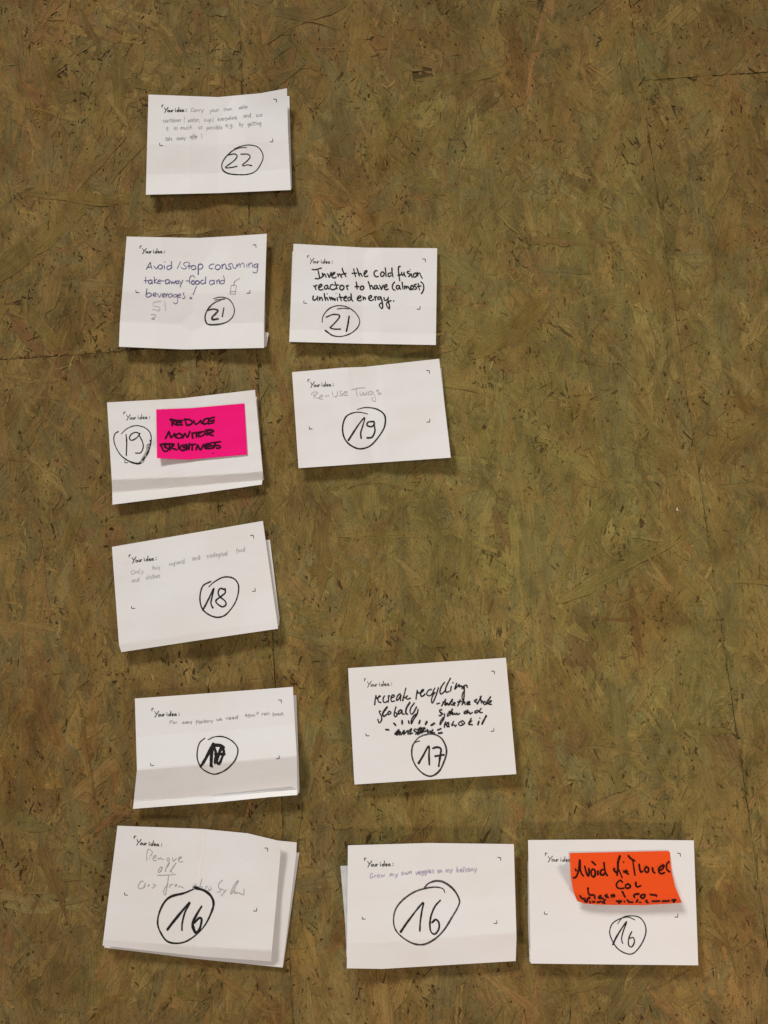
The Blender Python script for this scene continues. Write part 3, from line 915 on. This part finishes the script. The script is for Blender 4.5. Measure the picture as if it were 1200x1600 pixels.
class NoteOn(Sheet):
    """a sticky note whose height follows the card below it"""

    def __init__(s, under, *a_, **k):
        super().__init__(*a_, **k)
        s.under = under

    def h(s, S, T):
        S, T = np.asarray(S, float), np.asarray(T, float)
        shp = np.broadcast(S, T).shape
        Sb = np.broadcast_to(S, shp); Tb = np.broadcast_to(T, shp)
        p = s.px(Sb.ravel(), Tb.ravel())
        us, ut = s.under.inv(p)
        return s.under.h(us, ut).reshape(shp) + super().h(S, T)


f = NoteOn(card19, [(244.1, 639.7), (300, 637.5), (379, 630.5), (382.1, 630.3)], [(245.2, 715.7), (294.3, 718.1), (386.4, 710.1)],
           gain=1, prof=[(0, .7), (.5, 1.0), (1, 1, 3.4, 1.4)], corners=(0, 0, 0, 4), seed=21, buckle=.12)
root = empty('sticky_note', centre(f))
tag(root, 'bright pink sticky note reading REDUCE MONITOR BRIGHTNESS, stuck on the card', 'sticky note')
f.build('note_sheet', M_PINK, root, n=(50, 34))
C1 = '''255,155 285,180 290,250|260,150 340,165 330,185 300,205 350,240|360,170 460,170|355,202 440,200|350,240 450,235|362,170 355,240|490,160 515,240|480,150 570,160 605,200 570,235 515,245|625,165 650,225 690,215 730,175|735,165 750,215|
860,135 800,150 770,200 790,225 830,215|950,120 880,140 850,200 860,220 940,200|880,180 950,165|185,450 210,400 240,340|242,342 265,430 290,420 330,370|330,380 335,430|400,370 350,400 360,440 420,440 455,405 400,370|
450,445 490,370|490,370 530,430 565,340|600,360 610,445|620,365 740,350|665,365 670,435|770,340 710,370 700,410 740,415 800,380 790,340|840,330 830,400|810,325 900,315 935,340 850,375 930,405|
100,550 130,590 150,640|110,545 210,535 170,580 230,610 210,645 160,650|240,540 260,630|230,535 320,545 270,590 360,625|385,530 390,615|510,550 440,560 410,600 440,635 500,620 500,590 460,590|520,540 520,630|560,530 550,620|520,590 560,580|
570,545 660,540|605,550 600,630|660,625 690,550|690,550 730,625 780,540|870,530 810,545 800,600 880,605|810,575 870,565|960,510 890,525 880,560 950,570 930,600 890,600|1050,500 970,515 960,550 1040,570 1030,600 980,600|w1.8:930,680'''
ink(f, 'handwriting', M_PINKINK, tr(240, 640, 10, C1), root, 2.8)

# ---- card 18
f = Front([(174.8, 854.5), (293.3, 834.2), (410.7, 813.9)], [(189.5, 1019), (310, 1000.5), (434.5, 982.3)],
          left=[(174.8, 854.5), (186, 1008), (189.5, 1019)],
          prof=[(0, 3), (.5, 5.5), (.93, .93, 8.0, 8.0), (1, 1, 7.2, 8)], crease=[(.505, .505, 1.8, .3)], corners=(0, 2, 2, 0), seed=11)
b = Sheet([(180, 864), (417, 843.2), (421.7, 843.5)], [(190, 1014), (436, 977.5)], right=[(421.7, 843.5), (436.8, 966), (436, 977.5)],
          prof=[(0, 1), (1, 3.2)], seed=12)
r18 = card('tilted card with two faint pencil lines about regional food and clothes, circled 18', f, [b], ((207, 879.2), (244.8, 875)),
           (394.8, 838.4), (205.8, 950.8), (399, 923.5), 1.4)
ink(f, 'handwriting', M_PENCIL, line(200, 845, 6, 22, [('Only', 30, 145, 315, 300), ('buy', 232, 298, 268, 262), ('regional', 385, 535, 235, 205),
    ('and', 602, 675, 182, 172), ('ecological', 740, 935, 158, 132), ('food', 1015, 1098, 110, 98), ('and', 38, 105, 390, 382), ('clothes', 172, 302, 362, 342)], 8), r18, .62)
ink(f, 'circled_number', M_MARK, tr(165, 805, 4.286,
    'w1.2/2/2.2/1.8/1.8/2.2/2/1.8/2.0:690,480 730,445 790,415 850,420 885,455 890,510 870,580 830,640 790,675 740,683 690,665 650,630 633,580 635,520 655,470 705,443|'
    'w2.6/2/2.4:650,635 670,600 700,540 725,490 712,550 705,590 718,620|800,500 770,490 755,510 760,540 800,575 805,600 780,613 745,590 740,570 770,545 800,520 800,490'), r18, 2.2)

# ---- card 17, pencil
f = Front([(210.7, 1091.4), (335, 1082.5), (457.6, 1073.2)], [(207.7, 1263.8), (340, 1253.5), (420, 1245.5), (464.6, 1242)],
          left=[(210.7, 1091.4), (214, 1202.7), (207.7, 1263.8)], right=[(457.6, 1073.2), (463.7, 1181.7), (464.6, 1242)],
          prof=[(0, 3), (.35, 5.5), (.645, .64, 10.5, 10.5), (.93, .955, 4.6, 4.2), (1, 1, 5.6, 7.4)], crease=[(.5, .5, -.6, .12)], corners=(0, 1, 0, 0), seed=13, buckle=.3, gain=2.1)
b = Sheet([(216, 1098), (459, 1086), (463, 1086)], [(214, 1258), (467.5, 1239.5)], right=[(463, 1086), (467.9, 1230), (467.5, 1239.5)],
          prof=[(0, 1), (1, 3)], seed=14)
r17a = card('card with one pencil line, a scrawled over circled 17 and a shaded lower third', f, [b], ((242, 1119.8), (280.5, 1118.2)),
            (438.5, 1095.8), (235.5, 1196.1), (436.4, 1185.2), 1.4)
ink(f, 'handwriting', M_PENCIL2, line(230, 1095, 5.4545, 15, [('For', 190, 255, 197, 194), ('every', 300, 382, 196, 190), ('factory', 415, 560, 192, 180),
    ('we', 590, 637, 170, 166), ('need', 672, 772, 160, 150), ('10m', 830, 920, 140, 132), ('rain', 975, 1045, 122, 118), ('forest.', 1068, 1165, 128, 120)], 9)
    + line(230, 1095, 5.4545, 9, [('2', 932, 948, 112, 111)], 2), r17a, .78)
ink(f, 'circled_number', M_MARK, tr(200, 1065, 4.286,
    'w1.2/2/1.8/2/2/1.8/2.0/1.8/1.4:535,390 580,370 640,370 700,400 735,450 725,510 690,560 640,600 580,620 530,605 490,575 465,520 465,460 480,410 515,378|'
    'w3.5/4.5/5:485,572 520,515 572,415|w5:572,420 560,480 556,565|w5:575,425 620,428 640,442|w4.5:628,435 602,500 592,535|w4:592,535 608,552 622,530|w5:585,486 645,485|w4:578,440 588,480 582,545|w4:636,445 640,480 612,550|w2.5:560,560 566,572'), r17a, 2.0)

# ---- card 17, black marker
f = Front([(543.9, 1044), (790.5, 1027.7)], [(554.1, 1225.8), (806.8, 1209.5)], prof=[(0, 6.6), (1, 8.2)], corners=(0, 1, 0, 0), seed=15, buckle=.35)
b = Sheet([(544.2, 1056), (790, 1040)], [(553.5, 1222), (803, 1206)], prof=[(0, 1), (1, 3)], seed=16)
r17b = card('card covered in dense slanting black marker about recycling, circled 17 below', f, [b], ((574.2, 1073.2), (612.7, 1071.3)),
            (771.4, 1050.8), (571.9, 1149.7), (771.8, 1142.3), 1.05)
D1 = '''90,440 75,520 65,615|80,500 100,470|105,500 150,465 175,455 150,450 125,500 140,560 185,570|255,445 225,490 230,560 270,570 300,545|320,440 325,510 315,570|320,480 345,440|375,490 430,460 425,430 390,440 370,500 385,555 440,540|
545,405 500,440 475,500 480,535 520,500 560,430 550,480 550,540|w1.6/2.2:650,300 620,420 590,540|600,470 640,480 680,445 650,480 680,510 735,490|865,345 850,420 840,510|850,410 890,380|
900,400 960,370 985,330 950,340 925,400 940,455 985,440 1010,410|1130,325 1080,340 1040,400 1060,440 1110,440 1150,400|
180,735 155,735 160,770 195,840 190,910 150,955 130,910 125,885|w3.2/2.2:300,655 230,750 215,800 240,830 300,790|340,735 310,770 330,800 370,760 340,730|465,650 440,740 430,810 455,840 485,800 460,760|560,705 515,740 510,790 560,760 580,720 580,780 620,790|
w3/2.4:725,570 660,680 650,770 680,790|810,580 740,680 730,760 760,790 800,750 850,655|880,700 860,790 800,880 755,970 750,920 790,830 870,770|
w2.8:425,960 460,1000|w2.8:580,910 580,975|w2.4:700,915 710,965|w2.8:915,910 895,970|w2.8:1045,930 1015,985|w2.8:1185,960 1130,1000|w2.8:270,1080 330,1085|
440,1165 520,1080 500,1170 470,1175 550,1120 530,1180|560,1180 620,1090 610,1170 680,1100 690,1170|700,1110 760,1060 720,1160 780,1140|830,1065 800,1100 850,1130 830,1170|880,1070 930,1040 880,1110 870,1170 940,1120|950,1045 900,1160|1000,1050 950,1150|
1010,1120 1060,1080 1060,1140 1110,1100|1110,1140 1160,1080 1130,1130 1190,1140|850,1080 1010,1050 870,1160 1000,1110|w3:450,1160 510,1110'''
D2 = '''105,270 75,330 70,360 110,350|165,265 130,380 90,480 60,530 45,490 60,420 100,350|270,175 215,250 190,330 205,375 250,350 290,300|370,105 320,200 285,290 300,345 350,330|385,245 370,325|w2.2:412,182|475,190 440,290|445,295 500,230 520,215 515,260|
530,250 560,235 565,290|570,260 600,240 600,300|655,265 645,225 600,240 590,290|w2:605,240 605,330 600,420 585,490 565,430 580,360 610,320|135,545 185,530|290,465 250,520 220,580|235,515 290,510|295,520 270,550 290,565 320,530 330,560|405,465 360,530 345,565|
400,500 360,530 400,565|420,545 450,530 430,520 415,555 445,570|535,470 515,530 490,580|490,510 560,500|600,470 565,560|575,540 610,510 620,560|650,545 690,525 700,505 660,515 650,555 705,550|820,465 780,490 790,510 820,515 825,550|830,545 895,410|880,420 890,500|
895,530 905,490 930,520|950,500 930,530 950,555 985,530 960,505|1055,420 1000,500 985,550|1005,540 1070,490 1040,500 1020,545 1070,550|225,640 185,655 195,690 220,710 205,740 175,745|215,690 240,720|w1.9:270,710 260,780 225,850 190,900 200,840 250,770|
350,690 320,720 335,745 310,750|405,630 370,690 355,740|345,675 400,680|375,715 410,690 400,725 440,715|440,700 455,725 480,700 490,725 530,705|670,650 610,680 605,710 650,690 660,650 650,710|660,700 690,680 700,715 745,690|840,650 790,670 790,700 840,680 895,620|870,650 870,690 915,690|
285,850 270,900 265,945|285,900 340,860 310,870 310,930 350,930|345,880 330,930|425,840 390,910 430,900 450,930 470,900|580,830 520,860 510,900 560,910 610,870 570,825|560,870 585,900|725,790 690,850 680,890 745,900|735,830 690,870|
w2.8:855,840 835,900|w2:870,785|w2.8:980,745 940,820 905,890|w2.8:150,990 210,965|w2.8:165,1045 225,1035|w2.6:35,910 100,875'''
ink(f, 'handwriting', M_MARK, tr(580, 1050, 12, D1) + tr(670, 1050, 10.909, D2), r17b, 2.05)
ink(f, 'circled_number', M_MARKDRY, tr(535, 1020, 4.286,
    'w1.4/2/2.2/2.6/2.4/2.6/2.2/2.0/2.6/1.2:480,600 515,565 560,548 610,545 660,570 690,620 697,670 680,730 650,790 600,825 550,815 500,770 470,710 465,650 480,605 518,590'), r17b, 2.2)
ink(f, 'circled_number', M_MARK, tr(535, 1020, 4.286, 'w3/2.6/2.8:510,740 540,690 578,625 580,690 582,750|605,640 635,632 660,645 655,690 645,760|620,693 680,683'), r17b, 2.7)

# ---- card 16, pencil, three layers
f = Front([(183.6, 1290.2), (315, 1295.1), (386.5, 1302), (438, 1314.4)], [(160.2, 1477.5), (315, 1494.5), (423.7, 1502.2)],
          right=[(438, 1314.4), (438.2, 1335), (425, 1483.5), (423.7, 1502.2)],
          prof=[(0, 0, 5, 6), (.5, .5, 6.5, 8), (.95, .91, 8.5, 9.5), (1, 1, 8.0, 6.0)], crease=[(.52, .52, -.6, .022), (.52, .52, -.3, .2)], corners=(0, 3.5, 0, 0), seed=17, buckle=.6)
b = Sheet([(188, 1296), (390, 1309), (463.5, 1316.3)], [(163, 1480.5), (300, 1497.5), (441.5, 1511.8)], right=[(463.5, 1316.3), (463, 1333), (441.5, 1511.8)],
          prof=[(0, 0, 2, 3.6), (1, 1, 4, 5)], seed=18, buckle=.4)
b2 = Sheet([(200, 1310), (467.7, 1332.3)], [(170, 1482), (442.3, 1510.5)], prof=[(0, 1), (1, 1, 2, 2)], seed=19, buckle=.2)
r16a = card('bottom card of the left column, thick circled 16, layers fanned out at right', f, [b2, b], ((213.3, 1319.9), (252.9, 1322.6)),
            (417.3, 1327.6), (194.6, 1398.3), (400.8, 1423.6), 1.45)
E1 = '''230,295 235,150 260,90 310,100 335,150 300,215|285,250 290,275|350,260 400,230 405,200 370,210 345,270 365,300 410,290|430,275 470,250 480,270|475,265 500,245 520,275 550,268|650,250 610,260 615,300 655,295 655,255|715,240 730,310 790,250|820,280 870,250 880,225 840,240 825,290 850,320 910,315|
520,420 480,430 445,500 460,520 500,480 525,410 500,500|650,330 600,430 575,500 590,490|662,335 615,420|780,340 720,430 660,510|780,345 710,440 690,495 720,520|430,570 540,572 775,555|170,680 110,700 70,780 90,820 150,815 175,790|210,715 180,790|205,720 185,800|250,770 280,745 260,780|350,740 400,760 330,815|
640,580 625,700 600,850 575,940 545,900 560,840 600,770 640,745|650,800 690,745 730,740|780,740 760,780 800,750 780,740|820,800 850,770 870,795 900,790 930,820'''
E2 = '''210,750 160,760 130,810 170,830|310,640 270,760|250,780 320,790|365,820 390,780 420,780|470,790 480,820 440,860 430,820|695,660 630,720 615,790 650,840 640,880 590,885|650,830 700,840 720,870|760,840 700,920 660,960|
990,660 930,730 850,880 850,920 900,860 990,680|930,870 910,900 950,910 960,880|960,900 1010,905 1050,925 1090,930 1095,830'''
ink(f, 'handwriting', M_PENCIL2, tr(210, 1320, 12, E1) + tr(290, 1320, 12, E2), r16a, .8)
ink(f, 'circled_number', M_MARK, tr(150, 1280, 3.636,
    'w4.4/4.2/3.2/2.2/2.0/2.4/2.8/2.4/2.4/3.0/3.8/1.8:562,388 620,408 655,440 668,480 655,530 620,600 570,655 510,695 450,705 400,690 365,640 350,590 360,530 390,470 430,438 500,420 555,397|'
    'w4/3.2/2.6/2.4:405,628 440,582 530,475 505,530 490,590 488,632|w2.6/3.6/4/3.4/3:600,495 570,545 550,590 555,625 570,645 590,620 600,570 585,562 558,590'), r16a, 3)

# ---- card 16, violet pen
f = Front([(543.6, 1320.9), (670, 1317.2), (802.9, 1318.9)], [(541.9, 1513), (597.5, 1513.9), (805.8, 1501.6)],
          right=[(802.9, 1318.9), (807, 1464.7), (805.8, 1501.6)],
          prof=[(0, 7.0), (.45, 7.5), (.80, .755, 9.6, 10.8), (1, 1, 8.2, 6.0)], crease=[(.5, .5, -.6, .08)], corners=(0, 0, 0, 1.5), seed=20)
b = Sheet([(531.8, 1353), (800, 1345)], [(541.5, 1495), (800, 1496)], left=[(531.8, 1353), (539.5, 1445), (541.5, 1495)], prof=[(0, 1.5), (1, 3)], seed=22)
r16b = card('card with one faint violet line and a large circled 16, between the two other 16s', f, [b], ((574.5, 1354.2), (614.9, 1353)),
            (781.2, 1342), (566.1, 1436.1), (776.3, 1442.9), 1.4)
ink(f, 'handwriting', M_LILAC, line(570, 1340, 6.316, 26, [('Grow', 48, 195, 205, 188), ('my', 248, 325, 188, 182), ('own', 362, 465, 170, 162), ('veggies', 502, 685, 168, 148),
    ('on', 718, 765, 150, 148), ('my', 798, 865, 145, 138), ('balcony', 905, 1105, 142, 130)], 12), r16b, .95)
ink(f, 'circled_number', M_MARKDRY, tr(525, 1310, 4.138,
    'w1.6/3.2/3/2.2/2.4/2.4/2.6/2.2/2.0/2/2.4/2.4/2.2/1.4:570,320 600,290 650,275 700,285 760,330 797,395 790,440 750,510 700,590 640,650 570,685 500,680 430,640 385,590 372,530 385,460 430,400 500,350 570,325 640,315 690,325 703,350'), r16b, 2.4)
ink(f, 'circled_number', M_MARK, tr(525, 1310, 4.138,
    'w3.6/2.6/2.4/2.4:418,605 470,530 560,418 555,470 545,540 542,600|w2.4/2.8:675,400 640,440 615,500 607,560 615,605 640,618 665,585 665,545 645,525 620,545'), r16b, 2.8)

# ---- card 16 with the orange note
f = Front([(825, 1312.6), (957, 1311.6), (1084.1, 1313.1)], [(829.3, 1505.5), (960, 1507), (1091, 1508.3)],
          prof=[(0, 7.2), (1, 7.8)], seed=23, buckle=.35)
b = Sheet([(824.5, 1345), (1082, 1345)], [(827, 1503), (1087, 1505)], left=[(824.5, 1345), (825, 1440), (827.5, 1503)], prof=[(0, 1), (1, 3)], seed=24)
r16c = card('flat card with a thin circled 16 below the orange sticky note', f, [b], ((856.6, 1346.3), (896.5, 1346.3)),
            (1062, 1335.6), (850.6, 1428.3), (1059.2, 1433), 1.05)
ink(f, 'circled_number', M_MARK, tr(815, 1300, 4.21,
    'w1.2/1.6/1.6/1.7/1.6/1.7/1.8/1.6/1.4/.8:745,578 700,560 650,570 600,600 580,650 590,700 630,765 690,800 740,795 790,735 817,665 812,610 780,565 730,552 670,560 630,605|'
    'w2.4/1.8/1.6:600,742 630,680 690,590 670,650 658,700 665,733|w1.8:725,655 705,700 705,745 725,755 742,725 735,695 710,700'), r16c, 1.6)
card16 = f
f = NoteOn(card16, [(890, 1332.8), (957, 1331.4), (1044, 1329.5), (1046.6, 1331)], [(902, 1408), (914, 1412), (935, 1413.6), (1005, 1414.4), (1045, 1412), (1065.6, 1410.5)],
           left=[(890, 1332.8), (892.2, 1371), (896.5, 1395), (902, 1408)], right=[(1046.6, 1331), (1049, 1359.4), (1055, 1385.5), (1065.6, 1410.5)],
           gain=1, prof=[(0, .8), (.25, 2.5), (.45, 6), (.60, 10), (.72, 13), (.80, 13.8), (.88, .90, 12.2, 13), (.94, 9.5), (1, 1, 5, 7.5)], seed=25, buckle=.1)
root = empty('sticky_note', centre(f))
tag(root, 'orange sticky note about air travel with its lower edge curling off the card', 'sticky note')
f.build('note_sheet', M_ORANGE, root, n=(60, 60))
F1 = '''250,225 240,330 225,440 180,540 130,560|255,230 260,400 290,490 320,525|w2.6:175,390 172,420 230,430 268,400|345,340 365,430 390,500 415,520 425,440 420,385|490,395 465,440 470,510 510,540 540,500 535,420 495,395|480,255 545,315|590,430 590,500|
690,400 645,430 640,490 690,505 720,470|705,275 715,380 735,460 765,515|w3.4/3:1005,150 970,260 965,380 950,510|900,385 895,420 950,470|w2.2:980,400 1010,470 1045,555|w2.4:1072,265|w2.8:1050,640 1010,605 960,640 935,690 960,745 1020,760 1080,750|
255,900 300,950 350,955|w3.2/2.6:405,750 410,830 440,880 520,885 535,950|390,960 440,930|610,920 650,890 610,940 690,945|760,870 755,925|860,885 900,885 890,920|w2.6:725,885 745,920 790,925|w2.6:440,1000 450,1030|w2.6:640,1000 690,1030|w2.6:840,890 850,925|1050,820 1100,920|
340,1000 400,990 370,1020|490,1015 530,1010|580,1020 630,1015|730,970 700,1000 720,1045|940,1000 1030,1000 980,1035|1090,1005'''
F2 = '''60,430 60,455|105,415 90,450 110,470 150,490|50,440 130,440|145,150 190,200 265,240|w2.4:225,235 245,370 265,510|345,310 355,390 375,450 415,430|480,350 450,390 460,440 500,455 520,420 515,370 480,350|595,370 605,440 640,465|
w3.2/2.8:720,420 780,390 810,325 770,330 715,380 715,450 760,480 820,460|w2.8:905,255 860,310 860,390 900,440 925,445|130,670 90,700 100,750 150,750 180,710 130,670|285,640 280,690 310,730 375,705|
340,860 270,870 245,900 260,930|400,875 370,910 420,945 460,880 400,875|550,870 600,880 660,885 670,905|120,975 150,1010|150,1015 230,1020|320,970 290,1020|490,980 470,1000 510,1025|590,1000 640,1000|650,1000 730,995|780,1000 850,995|860,1000 910,990|960,980 1030,970 990,1015|w2:340,1020 380,1022'''
ink(f, 'handwriting', M_ORINK, tr(885, 1325, 12, F1) + tr(970, 1325, 12, F2), root, 3.0)

# ---- a crumb of white paper on the floor at the right
cpt = unproj([(1058.5, 796)], 0)[0]
vs = [(-.0012, .0020, .0004), (-.0004, .0024, .0012), (-.0003, -.0004, .0008), (.0011, -.0016, .0013), (.0004, -.0025, .0004), (-.0014, -.0008, .0006)]
o = mesh_obj('paper_crumb', [(x, y, z + .0003) for x, y, z in vs] + [(x * .9, y * .9, .0001) for x, y, z in vs],
             [(0, 5, 2, 1), (5, 4, 3, 2), (0, 1, 7, 6), (1, 2, 8, 7), (2, 3, 9, 8), (3, 4, 10, 9), (4, 5, 11, 10), (5, 0, 6, 11)], M_PAPER)
o.location = cpt
tag(o, 'tiny white crumb of paper lying on the floor right of the cards', 'crumb')
